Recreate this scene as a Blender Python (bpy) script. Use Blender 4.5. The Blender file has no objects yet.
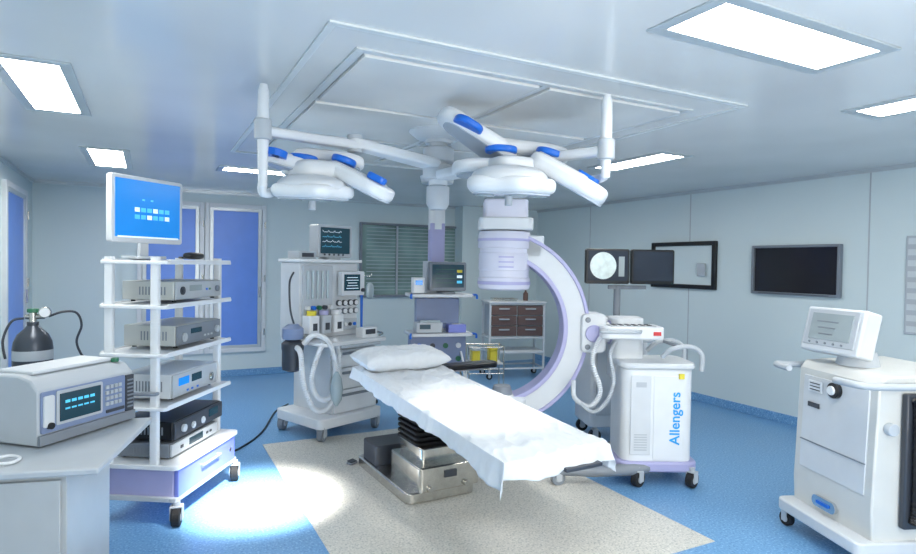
import bpy, bmesh, math, random
from mathutils import Vector, Matrix, noise
random.seed(4)
S=bpy.context.scene; C=S.collection
try: S.view_settings.view_transform='Standard'
except Exception: pass
R=math.radians
# ------------------------------------------------------------------ camera
CH=1.70; YAW=R(27.3); PIT=R(1.15); ROLL=R(0.91); FP=600.0
fw=Vector((math.sin(YAW)*math.cos(PIT),math.cos(YAW)*math.cos(PIT),-math.sin(PIT)))
rt0=Vector((math.cos(YAW),-math.sin(YAW),0)); up0=rt0.cross(fw)
rt=rt0*math.cos(ROLL)+up0*math.sin(ROLL); up=up0*math.cos(ROLL)-rt0*math.sin(ROLL)
cd=bpy.data.cameras.new('camera'); cam=bpy.data.objects.new('camera',cd); C.objects.link(cam)
cam.matrix_world=Matrix(((rt.x,up.x,-fw.x,0),(rt.y,up.y,-fw.y,0),(rt.z,up.z,-fw.z,CH),(0,0,0,1)))
cd.sensor_width=36; cd.lens=FP/916*36; cd.clip_start=0.05
S.camera=cam
O=Vector((0,0,CH))
def ray(px,py): return fw+rt*((px-458)/FP)+up*((277-py)/FP)
def PZ(px,py,z): d=ray(px,py); return O+d*((z-CH)/d.z)
def PX(px,py,X): d=ray(px,py); return O+d*(X/d.x)
def PY(px,py,Y): d=ray(px,py); return O+d*(Y/d.y)
def PD(px,py,t): return O+ray(px,py)*t
# ------------------------------------------------------------------ materials
def L(c): return tuple((x/255/12.92 if x/255<=0.04045 else ((x/255+0.055)/1.055)**2.4) for x in c)
def mat(name,col,rough=0.4,metal=0.0,em=None,es=0,var=0.03,scale=6,bump=0,coat=0):
    m=bpy.data.materials.new(name); m.use_nodes=True; nt=m.node_tree; n=nt.nodes; l=nt.links
    b=n['Principled BSDF']; b.inputs['Roughness'].default_value=rough; b.inputs['Metallic'].default_value=metal
    c=L(col)
    tc=n.new('ShaderNodeTexCoord'); nz=n.new('ShaderNodeTexNoise'); nz.inputs['Scale'].default_value=scale
    l.new(tc.outputs['Object'],nz.inputs['Vector'])
    cr=n.new('ShaderNodeValToRGB'); l.new(nz.outputs['Fac'],cr.inputs['Fac'])
    cr.color_ramp.elements[0].position=.3; cr.color_ramp.elements[1].position=.7
    cr.color_ramp.elements[0].color=tuple(x*(1-var) for x in c)+(1,); cr.color_ramp.elements[1].color=tuple(min(1,x*(1+var)) for x in c)+(1,)
    l.new(cr.outputs['Color'],b.inputs['Base Color'])
    if em: b.inputs['Emission Color'].default_value=L(em)+(1,); b.inputs['Emission Strength'].default_value=es
    if coat: b.inputs['Coat Weight'].default_value=coat
    if bump:
        bp=n.new('ShaderNodeBump'); bp.inputs['Strength'].default_value=bump; bp.inputs['Distance'].default_value=.01
        l.new(nz.outputs['Fac'],bp.inputs['Height']); l.new(bp.outputs['Normal'],b.inputs['Normal'])
    return m
def speckle(name,base,dark,light,scale=260,rough=.33):
    m=bpy.data.materials.new(name); m.use_nodes=True; nt=m.node_tree; n=nt.nodes; l=nt.links
    b=n['Principled BSDF']; b.inputs['Roughness'].default_value=rough
    tc=n.new('ShaderNodeTexCoord'); v=n.new('ShaderNodeTexNoise'); v.inputs['Scale'].default_value=scale; v.inputs['Detail'].default_value=2
    l.new(tc.outputs['Object'],v.inputs['Vector'])
    cr=n.new('ShaderNodeValToRGB'); l.new(v.outputs['Fac'],cr.inputs['Fac']); e=cr.color_ramp.elements
    e[0].position=.36; e[0].color=L(dark)+(1,); e[1].position=.66; e[1].color=L(light)+(1,)
    a=e.new(.44); a.color=L(base)+(1,); a=e.new(.58); a.color=L(base)+(1,)
    l.new(cr.outputs['Color'],b.inputs['Base Color'])
    return m
M={}
M['wall']=mat('wall_paint',(210,224,227),.45,var=.015,scale=1.2)
M['ceil']=mat('ceiling_panel',(224,224,222),.2,var=.07,scale=.9)  # cloudy tone painted in for soft reflective patches on the ceiling
M['frame']=mat('ceiling_strip',(218,222,222),.35)
M['joint']=mat('ceiling_joint',(206,210,212),.35)
M['diff']=mat('laminar_diffuser_panel',(228,228,226),.22,var=.08,scale=1.2)
M['floor']=speckle('blue_vinyl',(110,160,206),(86,138,190),(148,192,226),70)
M['pad']=speckle('warm_grey_vinyl',(208,206,198),(170,172,168),(226,224,216),80)
M['white']=mat('white_enamel',(222,226,230),.35)
M['off']=mat('off_white_plastic',(206,211,216),.45)
M['lg']=mat('light_grey_plastic',(180,187,194),.45)
M['grey']=mat('mid_grey_plastic',(124,132,142),.45)
M['bgrey']=mat('blue_grey_plastic',(122,138,172),.4)
M['plav']=mat('pale_lavender_enamel',(204,206,222),.4)
M['beige']=mat('grey_beige_enamel',(206,208,206),.4)
M['counter']=mat('grey_beige_laminate',(180,184,186),.45)
M['silver']=mat('silver_beige_metal',(190,192,190),.35,.35)
M['dg']=mat('dark_grey_plastic',(58,63,72),.4)
M['black']=mat('black_plastic',(18,20,24),.35)
M['rubber']=mat('black_rubber',(26,27,30),.75,bump=.2,scale=60)
M['steel']=mat('brushed_steel',(206,203,196),.22,1.0,scale=20,var=.08)
M['chrome']=mat('chrome',(215,218,222),.12,1.0)
M['alu']=mat('painted_aluminium',(196,204,208),.3,.3)
M['blue']=mat('blue_accent',(20,105,210),.35)
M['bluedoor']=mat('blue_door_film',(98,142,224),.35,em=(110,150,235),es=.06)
M['lav']=mat('lavender_trim',(168,168,208),.4)
M['drawerblue']=mat('violet_blue_drawer',(120,132,210),.35)
M['sheet']=mat('white_cotton',(214,219,224),.9,bump=.25,scale=18)
M['brown']=mat('brown_drawer',(104,82,78),.4)
M['yellow']=mat('yellow_plastic',(222,206,60),.4)
M['red']=mat('red_plastic',(200,40,45),.4)
M['green']=mat('green_paint',(40,110,80),.4)
M['glass']=mat('grey_green_window_glass',(122,148,144),.10,var=.4,scale=1.8)  # strong mottling puts the reflections into the glass colour
M['glass2']=mat('pale_glass',(170,186,192),.1,var=.1,scale=2)
M['scr']=mat('screen_off',(34,34,40),.12)
M['scrdim']=mat('screen_dim_image',(48,54,66),.15)
M['scrblue']=mat('screen_blue',(20,110,190),.2,em=(30,140,225),es=.6)
M['scrdark']=mat('screen_dark_teal',(24,50,62),.2,em=(40,90,110),es=.2)
M['scrgrey']=mat('screen_grey',(150,162,166),.2,em=(150,165,170),es=.05)
M['disc']=mat('xray_disc',(190,204,204),.3,em=(200,214,214),es=.25,var=.2,scale=14)
M['lit']=mat('lit_icon',(220,240,250),.3,em=(220,240,255),es=.5)
M['cyan']=mat('cyan_icon',(80,190,230),.3,em=(90,200,240),es=.4)
M['led']=mat('led_diffuser',(255,255,255),.5,em=(255,252,245),es=26)
M['lens']=mat('lamp_lens',(178,187,198),.25)
M['text']=mat('cyan_lettering',(30,160,232),.4)
M['cyl']=mat('cylinder_grey',(70,76,86),.3,.5)
M['paper']=mat('paper_notice',(205,212,215),.7)
# ------------------------------------------------------------------ mesh builder
def align(a,b):
    a=Vector(a); b=Vector(b); d=b-a
    q=Vector((0,0,1)).rotation_difference(d.normalized())
    return Matrix.Translation((a+b)/2)@q.to_matrix().to_4x4(), d.length
class MB:
    def __init__(s): s.bm=bmesh.new()
    def box(s,x,y,z,sx,sy,sz,rz=0,rx=0,ry=0):
        m=Matrix.Translation((x,y,z))@Matrix.Rotation(rz,4,'Z')@Matrix.Rotation(ry,4,'Y')@Matrix.Rotation(rx,4,'X')@Matrix.Diagonal((sx,sy,sz,1))
        bmesh.ops.create_cube(s.bm,size=1,matrix=m); return s
    def cyl(s,a,b,r,r2=None,seg=24):
        m,l=align(a,b)
        bmesh.ops.create_cone(s.bm,cap_ends=True,segments=seg,radius1=r,radius2=r if r2 is None else r2,depth=l,matrix=m); return s
    def sph(s,c,r,sc=(1,1,1),rot=None,p=1,seg=24):
        t=bmesh.new(); bmesh.ops.create_uvsphere(t,u_segments=seg,v_segments=max(8,seg//2),radius=1)
        for v in t.verts:
            v.co=Vector([math.copysign(abs(k)**p,k) for k in v.co])
        m=Matrix.Translation(c)@(rot.to_4x4() if rot else Matrix())@Matrix.Diagonal((r*sc[0],r*sc[1],r*sc[2],1))
        t.transform(m); me=bpy.data.meshes.new('t'); t.to_mesh(me); s.bm.from_mesh(me); bpy.data.meshes.remove(me); t.free(); return s
    def slab(s,a,b,w0,w1,h,r=.05):
        a=Vector(a); b=Vector(b); l=(b-a).length; x=(b-a).normalized(); y=Vector((0,0,1)).cross(x).normalized(); z=x.cross(y)
        P=[]; n=7
        for cx,cy,rr,a0 in ((l-w1*.42,w1/2-w1*.42,w1*.42,0),(w0*.42,w0/2-w0*.42,w0*.42,90),(w0*.42,-w0/2+w0*.42,w0*.42,180),(l-w1*.42,-w1/2+w1*.42,w1*.42,270)):
            for i in range(n+1):
                t=R(a0+90*i/n); P.append((cx+rr*math.cos(t),cy+rr*math.sin(t)))
        m=Matrix.Translation(a-z*h/2)@Matrix((x,y,z)).transposed().to_4x4()
        return s.prism(P,h,m)
    def lathe(s,prof,c=(0,0,0),seg=32,rot=None):
        rings=[]; m=Matrix.Translation(c)@(rot.to_4x4() if rot else Matrix())
        for r,z in prof:
            rings.append([s.bm.verts.new(m@Vector((r*math.cos(2*math.pi*i/seg),r*math.sin(2*math.pi*i/seg),z))) for i in range(seg)])
        for a,b in zip(rings,rings[1:]):
            for i in range(seg): s.bm.faces.new((a[i],a[(i+1)%seg],b[(i+1)%seg],b[i]))
        s.bm.faces.new(rings[0][::-1]); s.bm.faces.new(rings[-1]); return s
    def tube(s,pts,r,seg=10,sm=0):
        pts=[Vector(p) for p in pts]
        if sm: pts=spl(pts,sm)
        t=(pts[1]-pts[0]).normalized(); n=t.orthogonal().normalized(); rings=[]
        for i,p in enumerate(pts):
            t2=(pts[min(i+1,len(pts)-1)]-pts[max(i-1,0)]).normalized()
            n=(t.rotation_difference(t2)@n).normalized(); t=t2; b=t.cross(n)
            rr=r[i] if isinstance(r,list) else (r(i) if callable(r) else r)
            rings.append([s.bm.verts.new(p+n*rr*math.cos(2*math.pi*k/seg)+b*rr*math.sin(2*math.pi*k/seg)) for k in range(seg)])
        for a,b in zip(rings,rings[1:]):
            for i in range(seg): s.bm.faces.new((a[i],a[(i+1)%seg],b[(i+1)%seg],b[i]))
        s.bm.faces.new(rings[0][::-1]); s.bm.faces.new(rings[-1]); return s
    def prism(s,poly,h,m=None):
        m=m or Matrix()
        a=[s.bm.verts.new(m@Vector((x,y,0))) for x,y in poly]; b=[s.bm.verts.new(m@Vector((x,y,h))) for x,y in poly]
        s.bm.faces.new(a[::-1]); s.bm.faces.new(b); k=len(a)
        for i in range(k): s.bm.faces.new((a[i],a[(i+1)%k],b[(i+1)%k],b[i]))
        return s
    def rbox(s,x,y,z,sx,sy,sz,r=.03,ax='z',n=5):
        if ax=='z': w,d,h=sx,sy,sz; m=Matrix.Translation((x,y,z-sz/2))
        elif ax=='y': w,d,h=sx,sz,sy; m=Matrix.Translation((x,y+sy/2,z))@Matrix.Rotation(R(90),4,'X')
        else: w,d,h=sy,sz,sx; m=Matrix.Translation((x-sx/2,y,z))@Matrix.Rotation(R(90),4,'Z')@Matrix.Rotation(R(90),4,'X')
        P=[]
        for cx,cy,a0 in ((w/2-r,d/2-r,0),(-w/2+r,d/2-r,90),(-w/2+r,-d/2+r,180),(w/2-r,-d/2+r,270)):
            for i in range(n+1):
                a=R(a0+90*i/n); P.append((cx+r*math.cos(a),cy+r*math.sin(a)))
        return s.prism(P,h,m)
    def build(s,name,m,parent=None,bev=0,xf=None,w=False,label=None,seg=2):
        bm=s.bm
        if xf: bm.transform(xf)
        if w and parent: bm.transform(Matrix.Translation(-parent.location))
        bmesh.ops.recalc_face_normals(bm,faces=bm.faces)
        me=bpy.data.meshes.new(name); bm.to_mesh(me); bm.free()
        for p in me.polygons: p.use_smooth=True
        me.set_sharp_from_angle(angle=R(35))
        me.materials.append(M[m] if isinstance(m,str) else m)
        o=bpy.data.objects.new(name,me); C.objects.link(o)
        if parent: o.parent=parent
        if bev:
            b=o.modifiers.new('bevel','BEVEL'); b.width=bev; b.segments=seg; b.limit_method='ANGLE'; b.angle_limit=R(40)
        if label: o['label']=label
        return o
def spl(P,n):
    out=[]; Q=[P[0]]+P+[P[-1]]
    for i in range(1,len(Q)-2):
        a,b,c,d=Q[i-1:i+3]
        for k in range(n):
            t=k/n; out.append(.5*((2*b)+(c-a)*t+(2*a-5*b+4*c-d)*t*t+(3*b-a-3*c+d)*t**3))
    out.append(P[-1]); return out
def thing(name,label,cat,loc=(0,0,0),rz=0,group=None):
    o=bpy.data.objects.new(name,None); C.objects.link(o); o.location=loc; o.rotation_euler=(0,0,rz)
    o['label']=label; o['category']=cat; o.empty_display_size=.1
    if group: o['group']=group
    return o
def tag(o,label,cat,group=None):
    o['label']=label; o['category']=cat
    if group: o['group']=group
    return o
def struct(o): o['kind']='structure'; return o
def lettering(txt,size,m,parent,mtx,name='lettering'):
    cu=bpy.data.curves.new('t','FONT'); cu.body=txt; cu.size=size; cu.extrude=.001; cu.offset=.0018; cu.resolution_u=6; cu.align_x='CENTER'; cu.align_y='CENTER'
    t=bpy.data.objects.new('t',cu); C.objects.link(t); bpy.context.view_layer.update()
    me=bpy.data.meshes.new_from_object(t.evaluated_get(bpy.context.evaluated_depsgraph_get())); bpy.data.objects.remove(t)
    me.transform(mtx); me.materials.clear(); me.materials.append(M[m]); me.name=name
    o=bpy.data.objects.new(name,me); C.objects.link(o); o.parent=parent; return o
def caster(p,x,y,r=.055,a=0,wm='rubber',name='caster'):
    f=MB(); ca,sa=math.cos(a),math.sin(a)
    f.cyl((x,y,r*1.9),(x,y,r*2.5),r*.35)
    for s in (-1,1): f.box(x-sa*s*r*.55,y+ca*s*r*.55,r*1.35,r*.9,r*.12,r*1.35,rz=a)
    f.box(x,y,r*2.0,r*1.0,r*1.2,r*.16,rz=a)
    fo=f.build(name,'lg',p,bev=.002)
    w=MB()
    w.cyl((x+sa*r*.42,y-ca*r*.42,r),(x-sa*r*.42,y+ca*r*.42,r),r,seg=28); w.build('wheel',wm,fo,bev=.006)
    h=MB(); h.cyl((x+sa*r*.46,y-ca*r*.46,r),(x-sa*r*.46,y+ca*r*.46,r),r*.5,seg=20); h.build('hub','lg',fo,bev=.002)
    return fo
# ------------------------------------------------------------------ room
XL,XR,YF,YB,H=-1.33,6.30,-1.8,9.38,2.71
struct(MB().box((XL+XR)/2,(YF+YB)/2,-.05,XR-XL+.4,YB-YF+.4,.1).build('floor','floor'))
struct(MB().box(2.05,4.15,.001,2.2,3.2,.004).build('floor_inlay','pad'))
struct(MB().box((XL+XR)/2,(YF+YB)/2,H+.05,XR-XL+.4,YB-YF+.4,.1).build('ceiling','ceil'))
struct(MB().box((XL+XR)/2,YB+.1,H/2,XR-XL,.2,H).build('wall_back','wall'))
struct(MB().box((XL+XR)/2,YF-.1,H/2,XR-XL,.2,H).build('wall_front','wall'))
struct(MB().box(XL-.1,(YF+YB)/2,H/2,.2,YB-YF+.4,H).build('wall_left','wall'))
struct(MB().box(XR+.1,(YF+YB)/2,H/2,.2,YB-YF+.4,H).build('wall_right','wall'))
struct(MB().box(XR-.01,(YF+YB)/2,.05,.02,YB-YF,.1).build('baseboard_right','floor',bev=.004))
struct(MB().box((XL+XR)/2,YB-.01,.05,XR-XL-.05,.02,.1).build('baseboard_back','floor',bev=.004))
struct(MB().box(XL+.01,(YF+YB)/2,.05,.02,YB-YF,.1).build('baseboard_left','floor',bev=.004))
t=MB(); t.box((XL+XR)/2,YB-.008,H-.02,XR-XL,.016,.04); struct(t.build('trim_1','alu'))
t=MB(); t.box(XR-.008,(YF+YB)/2,H-.02,.016,YB-YF,.04); struct(t.build('trim_2','alu'))
t=MB(); t.box(XL+.008,(YF+YB)/2,H-.02,.016,YB-YF,.04); struct(t.build('trim_3','alu'))
t=MB()
for yy in (1.2,3.4,5.6,7.6): t.box(XR-.002,yy,H/2+.05,.006,.012,H-.15)
struct(t.build('trim_4','lg'))
a=PY(463,210,YB-.3)
struct(MB().box((a.x+XR)/2,YB-.15,H/2,XR-a.x,.3,H).build('wall_pillar','wall'))
def frame_bars(mb,x0,x1,y0,y1,w,z0,z1):
    mb.box((x0+x1)/2,y0,(z0+z1)/2,x1-x0+w,w,z1-z0); mb.box((x0+x1)/2,y1,(z0+z1)/2,x1-x0+w,w,z1-z0)
    mb.box(x0,(y0+y1)/2,(z0+z1)/2,w,y1-y0-w,z1-z0); mb.box(x1,(y0+y1)/2,(z0+z1)/2,w,y1-y0-w,z1-z0)
t=MB(); frame_bars(t,.68,3.25,2.5,5.85,.035,H-.010,H+.001); struct(t.build('trim_5','frame',bev=.002))
t=MB(); frame_bars(t,.88,3.05,2.75,5.6,.045,H-.010,H+.001)
for yy in (3.7,4.65): t.box(1.965,yy,H-.0045,2.12,.045,.009)
for (ya,yb) in ((2.75,3.7),(3.7,4.65),(4.65,5.6)): t.box(1.965,(ya+yb)/2,H-.0045,.045,yb-ya-.045,.009)
struct(t.build('trim_6','joint',bev=.002))
t=MB()
for (ya,yb) in ((2.75,3.7),(3.7,4.65),(4.65,5.6)):
    for (xa,xb) in ((.88,1.965),(1.965,3.05)): t.box((xa+xb)/2,(ya+yb)/2,H-.010,xb-xa-.07,yb-ya-.07,.020)
struct(t.build('trim_7','diff',bev=.004))
def clight(x0,x1,y0,y1,label):
    e=thing('ceiling_light',label,'ceiling light',((x0+x1)/2,(y0+y1)/2,H),group='recessed rectangular ceiling lights')
    w,d=(x1-x0)/2,(y1-y0)/2
    f=MB(); frame_bars(f,-w-.03,w+.03,-d-.03,d+.03,.06,-.010,0); f.build('frame','alu',e,bev=.003)
    MB().box(0,0,-.004,2*w,2*d,.006).build('diffuser','led',e)
clight(1.93,2.95,1.57,1.86,'large bright ceiling light nearest the camera, right of the ceiling frame')
clight(3.93,4.20,1.25,2.22,'ceiling light cut by the right edge of the photo')
clight(4.0,4.27,3.88,4.78,'ceiling light behind the right lamp post, above the dual monitors')
clight(-.68,-.42,3.75,4.9,'ceiling light in the upper left corner above the gas cylinder')
clight(-.50,-.22,6.4,7.5,'small ceiling light just above the endoscopy monitor')
clight(.72,1.6,6.85,7.1,'farthest ceiling light, thin strip beside the left lamp head')
clight(-.2,.9,-.2,.1,'unseen ceiling light added as fill behind the camera on the left')  # out of view, added for more fill
clight(2.3,3.4,-.9,-.6,'unseen ceiling light added as fill behind the camera on the right')  # second added fill panel, also out of view
clight(4.0,4.27,6.3,7.2,'ceiling light hidden above the image intensifier')
def blue_door(name,x0,x1,z0,z1,wall,side):
    e=bpy.data.objects.new(name,None); C.objects.link(e); e['kind']='structure'
    e.location=((x0+x1)/2,wall,0) if side=='b' else (wall,(x0+x1)/2,0); e.rotation_euler=(0,0,0 if side=='b' else R(90))
    w=(x1-x0); h=z1-z0
    f=MB()
    f.box(-w/2+.03,-.02,(z0+z1)/2,.06,.05,h+.08); f.box(w/2-.03,-.02,(z0+z1)/2,.06,.05,h+.08)
    f.box(0,-.02,z1+.01,w-.12,.05,.06); f.box(0,-.02,z0-.01,w-.12,.05,.06); f.build('door_frame','white',e,bev=.004)
    f=MB(); f.box(-w/2+.09,-.025,(z0+z1)/2,.05,.03,h-.04); f.box(w/2-.09,-.025,(z0+z1)/2,.05,.03,h-.04); f.box(0,-.025,z1-.04,w-.22,.03,.05); f.box(0,-.025,z0+.04,w-.22,.03,.05); f.build('door_leaf','alu',e,bev=.003)
    MB().box(0,-.012,(z0+z1)/2,w-.2,.014,h-.08).build('door_panel','bluedoor',e)
    f=MB(); f.box(w/2-.09,-.05,1.25,.02,.03,.16); f.build('door_handle','steel',e,bev=.004)
    for zz in (z0+.25,(z0+z1)/2,z1-.25): MB().cyl((w/2-.02,-.05,zz-.05),(w/2-.02,-.05,zz+.05),.012).build('hinge','steel',e)
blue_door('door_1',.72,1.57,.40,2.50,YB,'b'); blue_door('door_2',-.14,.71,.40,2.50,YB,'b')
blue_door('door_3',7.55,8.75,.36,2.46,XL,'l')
e=bpy.data.objects.new('window_1',None); C.objects.link(e); e['kind']='structure'
x0,x1,z0,z1=3.05,4.80,1.17,2.35; e.location=((x0+x1)/2,YB,0); w=(x1-x0)/2
f=MB(); f.box(-w,-.03,(z0+z1)/2,.035,.06,z1-z0+.035); f.box(w,-.03,(z0+z1)/2,.035,.06,z1-z0+.035); f.box(0,-.03,z0,2*w-.035,.06,.035); f.box(0,-.03,z1,2*w-.035,.06,.035)
f.build('window_frame','grey',e,bev=.004)
f=MB(); f.box(-.25,-.025,(z0+z1)/2,.03,.04,z1-z0-.04); f.box(.35,-.025,(z0+z1)/2,.02,.04,z1-z0-.04); f.build('mullion','lg',e)
MB().box(0,-.012,(z0+z1)/2,2*w-.04,.01,z1-z0-.04).build('pane','glass',e)
f=MB()
for k in range(18): f.box(.03,-.019,z0+.1+.06*k,2*w-.14,.003,.012)
f.build('reflection_stripe','glass2',e)  # pale stripes over the pane imitate reflections in the glass
def rw(name,label,cat,a,b,fr,fm,pm,thick):
    A=PX(a[0],a[1],XR); B=PX(b[0],b[1],XR)
    cy=(A.y+B.y)/2; cz=(A.z+B.z)/2; w=abs(A.y-B.y); h=abs(A.z-B.z)
    e=thing(name,label,cat,(XR,cy,cz),R(-90))
    f=MB()
    for s in (-1,1):
        f.box(s*(w/2-fr/2),-thick/2,0,fr,thick,h); f.box(0,-thick/2,s*(h/2-fr/2),w-2*fr,thick,fr)
    f.build('frame',fm,e,bev=.006); MB().box(0,-thick*.3,0,w-2*fr,thick*.3,h-2*fr).build('panel' if name!='wall_display' else 'screen',pm,e)
    return e,w,h
e,w,h=rw('viewing_frame','black framed pale panel on the right wall behind the dual monitors','wall frame',(654,243),(717,290),.055,'black','wall',.05)
f=MB(); f.box(w/2-.2,-.055,-h/2+.25,.12,.02,.16); f.build('plate','lg',e,bev=.003)
e,w,h=rw('wall_display','wide dark screen with thin grey bezel mounted on the right wall','wall screen',(755,246),(842,298),.028,'grey','scr',.06)
f=MB(); f.box(0,-.066,-h/2+.015,w*.8,.006,.006); f.build('trim','dg',e)
A=PX(909,236,XR); B=PX(916,335,XR)
e=thing('wall_control_panel','narrow pale wall panel of small square keys at the right edge','control panel',(XR,A.y-.3,(A.z+B.z)/2),R(-90))
MB().box(0,-.01,0,.62,.02,abs(A.z-B.z)).build('plate','lg',e,bev=.004)
f=MB(); hh=abs(A.z-B.z)
for i in range(4):
    for j in range(9): f.box(-.24+.16*i,-.023,-hh/2+hh*(j+.5)/9,.1,.008,hh/9*.55)
f.build('key_grid','paper',e)
def socket(loc,rz,label):
    e=thing('wall_socket',label,'socket',loc,rz,)
    MB().rbox(0,-.008,0,.24,.016,.12,.015,'y').build('plate','white',e)
    for k in (-.07,0,.07): MB().cyl((k,-.018,0),(k,-.014,0),.018).build('outlet','grey',e)
socket((2.2,YB,.55),0,'white wall socket low on the back wall beside the drip stand')
# ------------------------------------------------------------------ endoscopy trolley
CA=R(58); CX,CY=.165,4.69
def cw(x,y): return (CX+x*math.cos(CA)-y*math.sin(CA), CY+x*math.sin(CA)+y*math.cos(CA))
e=thing('equipment_trolley','tall white five shelf equipment trolley on casters with violet drawer','trolley',(CX,CY,0),CA)
SH=[1.685,1.40,1.09,.75]
for i,z in enumerate(SH):
    w=.90 if i==0 else .92
    s=MB(); s.rbox(.01,.025,z,w,.46,.022,.03)
    s.box(.01,-.2,z+.006,w-.06,.012,.03); s.box(.01,.25,z+.006,w-.06,.012,.03)
    s.build('shelf','white',e,bev=.004)
for x in (-.41,.41):
    for y in (-.11,.2):
        MB().rbox(x,y,1.04,.04,.055,1.36,.012).build('post','white',e)
s=MB(); s.rbox(0,0,.375,.88,.56,.03,.04); s.build('bottom_deck','white',e,bev=.004)
s=MB(); s.rbox(0,.0,.265,.80,.48,.19,.02); s.build('drawer_case','lav',e,bev=.004)
d=MB().box(0,-.25,.265,.80,.03,.18).build('drawer','drawerblue',e,bev=.006)
MB().tube([(-.12,-.265,.30),(-.12,-.29,.30),(.12,-.29,.30),(.12,-.265,.30)],.007).build('handle','lav',d)
MB().cyl((.32,-.268,.27),(.32,-.262,.27),.015).build('lock','steel',d)
s=MB()
for y in (-.24,.24): s.rbox(0,y,.165,.86,.05,.03,.01)
for x in (-.4,.4): s.box(x,0,.165,.05,.43,.03)
s.build('base_frame','lg',e,bev=.004)
for x in (-.41,.41):
    for y in (-.26,.26): caster(e,x,y,.064,R(20))
s=MB(); s.tube([(-.43,.1,.85),(-.5,.1,.86),(-.5,-.14,.86),(-.43,-.14,.85)],.012,sm=4); s.build('side_handle','grey',e)
def device(name,label,cat,loc,rz,w,d,h,bm,pm,layout,group=None):
    e=thing(name,label,cat,loc,rz,group)
    MB().box(0,.01,h/2+.008,w,d,h-.01).build('body',bm,e,bev=.006)
    MB().box(0,-d/2-.0,h/2+.008,w*.985,.014,h-.02).build('front_panel',pm,e,bev=.003)
    for x in (-1,1):
        for y in (-1,1): MB().cyl((x*w*.42,y*d*.4,0),(x*w*.42,y*d*.4,.01),.014).build('foot','rubber',e)
    for (k,x,z,s,m) in layout:
        y=-d/2-.008; X=x*w; Z=.008+z*h
        b=MB()
        if k=='knob': b.cyl((X,y,Z),(X,y-.018,Z),s); b.build('knob',m,e,bev=.002)
        elif k=='port': b.cyl((X,y,Z),(X,y-.008,Z),s); b.cyl((X,y-.008,Z),(X,y-.014,Z),s*.6); b.build('socket',m,e)
        elif k=='disp': b.box(X,y,Z,s,.006,s*.4 if s<.14 else s*.25); b.build('display',m,e)
        elif k=='btn': b.box(X,y,Z,s*1.6,.008,s); b.build('button',m,e,bev=.001)
    f=MB()
    for k in range(9): f.box(-w/2-.0005,-d*.3+k*d*.06,h*.55,.003,d*.025,h*.4)
    f.build('vent','grey',e)
    return e
x,y=cw(.04,.02)
device('light_source','grey light source box with pale display, highest device in the trolley','medical device',(x,y,SH[1]+.022),CA,.62,.36,.135,'silver','lg',[('port',-.38,.5,.028,'dg'),('disp',-.1,.6,.16,'scrgrey'),('btn',.15,.5,.014,'blue'),('btn',.22,.5,.014,'green'),('knob',.38,.5,.022,'grey')])
x,y=cw(.05,.02)
device('camera_processor','pale box with grey front, on the second trolley level down','medical device',(x,y,SH[2]+.022),CA,.60,.36,.15,'silver','grey',[('port',-.36,.4,.03,'lg'),('disp',-.1,.62,.14,'scrdark'),('btn',.1,.3,.014,'lg'),('btn',.18,.3,.014,'lg'),('btn',.26,.3,.014,'lg'),('knob',.38,.5,.025,'lg')])
x,y=cw(.0,.02)
device('insufflator','white box with blue and silver front, on third trolley shelf','medical device',(x,y,SH[3]+.022),CA,.60,.36,.17,'off','lg',[('disp',-.28,.62,.13,'scrblue'),('disp',.0,.62,.13,'scrdark'),('port',.34,.4,.03,'steel'),('btn',-.2,.2,.014,'blue'),('btn',-.1,.2,.014,'blue'),('btn',.02,.2,.014,'blue')])
x,y=cw(-.02,.02)
device('video_recorder','flat grey recorder lying under the black unit at trolley bottom','medical device',(x,y,.391),CA,.62,.38,.10,'grey','lg',[('disp',.0,.55,.18,'scrdark'),('btn',.25,.5,.016,'dg'),('btn',.33,.5,.016,'dg'),('btn',-.3,.5,.02,'dg')])
x,y=cw(.02,.02)
device('cautery_unit','black glossy unit with grey front on top of the flat recorder','medical device',(x,y,.502),CA,.66,.40,.13,'black','dg',[('knob',-.35,.5,.026,'lg'),('port',-.15,.4,.024,'lg'),('port',.05,.4,.024,'lg'),('disp',.28,.6,.13,'scrdark')])
def monitor(name,label,loc,rz,w,h,fm,sm,base=True,stem=.1,depth=.05,fr=.028,group=None,cat='monitor'):
    e=thing(name,label,cat,loc,rz,group)
    zc=stem+h/2
    MB().rbox(0,0,zc,w,depth,h,.02,'y').build('housing',fm,e,bev=.005)
    MB().box(0,-depth/2-.002,zc+.006,w-2*fr,.006,h-2*fr-.01).build('screen',sm,e)
    if base:
        f=MB(); f.rbox(0,.02,.01,w*.42,.2,.02,.04); f.build('foot',fm,e,bev=.004)
        f=MB(); f.box(0,.03,stem/2+.03,.07,.03,stem+.05); f.build('stem',fm,e,bev=.004)
    return e,zc
e,zc=monitor('endoscopy_monitor','white framed monitor with blue desktop screen on top of the trolley',(-.015,4.80,1.708),R(41),.59,.46,'off','scrblue',stem=.11)
f=MB(); g=MB()
for r_ in range(2):
    for k in range(6):
        (f if (k+r_)%3 else g).box(-.10+.05*k,-.031,zc-.0-.05*r_,.038,.004,.03)
f.box(.02,-.031,zc+.07,.02,.004,.012); f.box(-.05,-.031,zc+.07,.02,.004,.012)
g.box(.0,-.031,zc-.19,.5,.004,.010)
f.build('lit_icons','cyan',e); g.build('pale_icons','lit',e)
x,y=cw(.22,-.02)
e=thing('endoscope_camera','small black camera unit with coiled cable on trolley top','camera',(x,y,1.709),CA)
MB().sph((0,0,.027),1,(.11,.045,.026),p=.7).build('body','black',e); MB().tube([(.1,0,.02),(.14,.04,.015),(.08,.08,.012),(-.05,.08,.012),(-.12,.02,.012)],.008,sm=6).build('cable','black',e)
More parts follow.
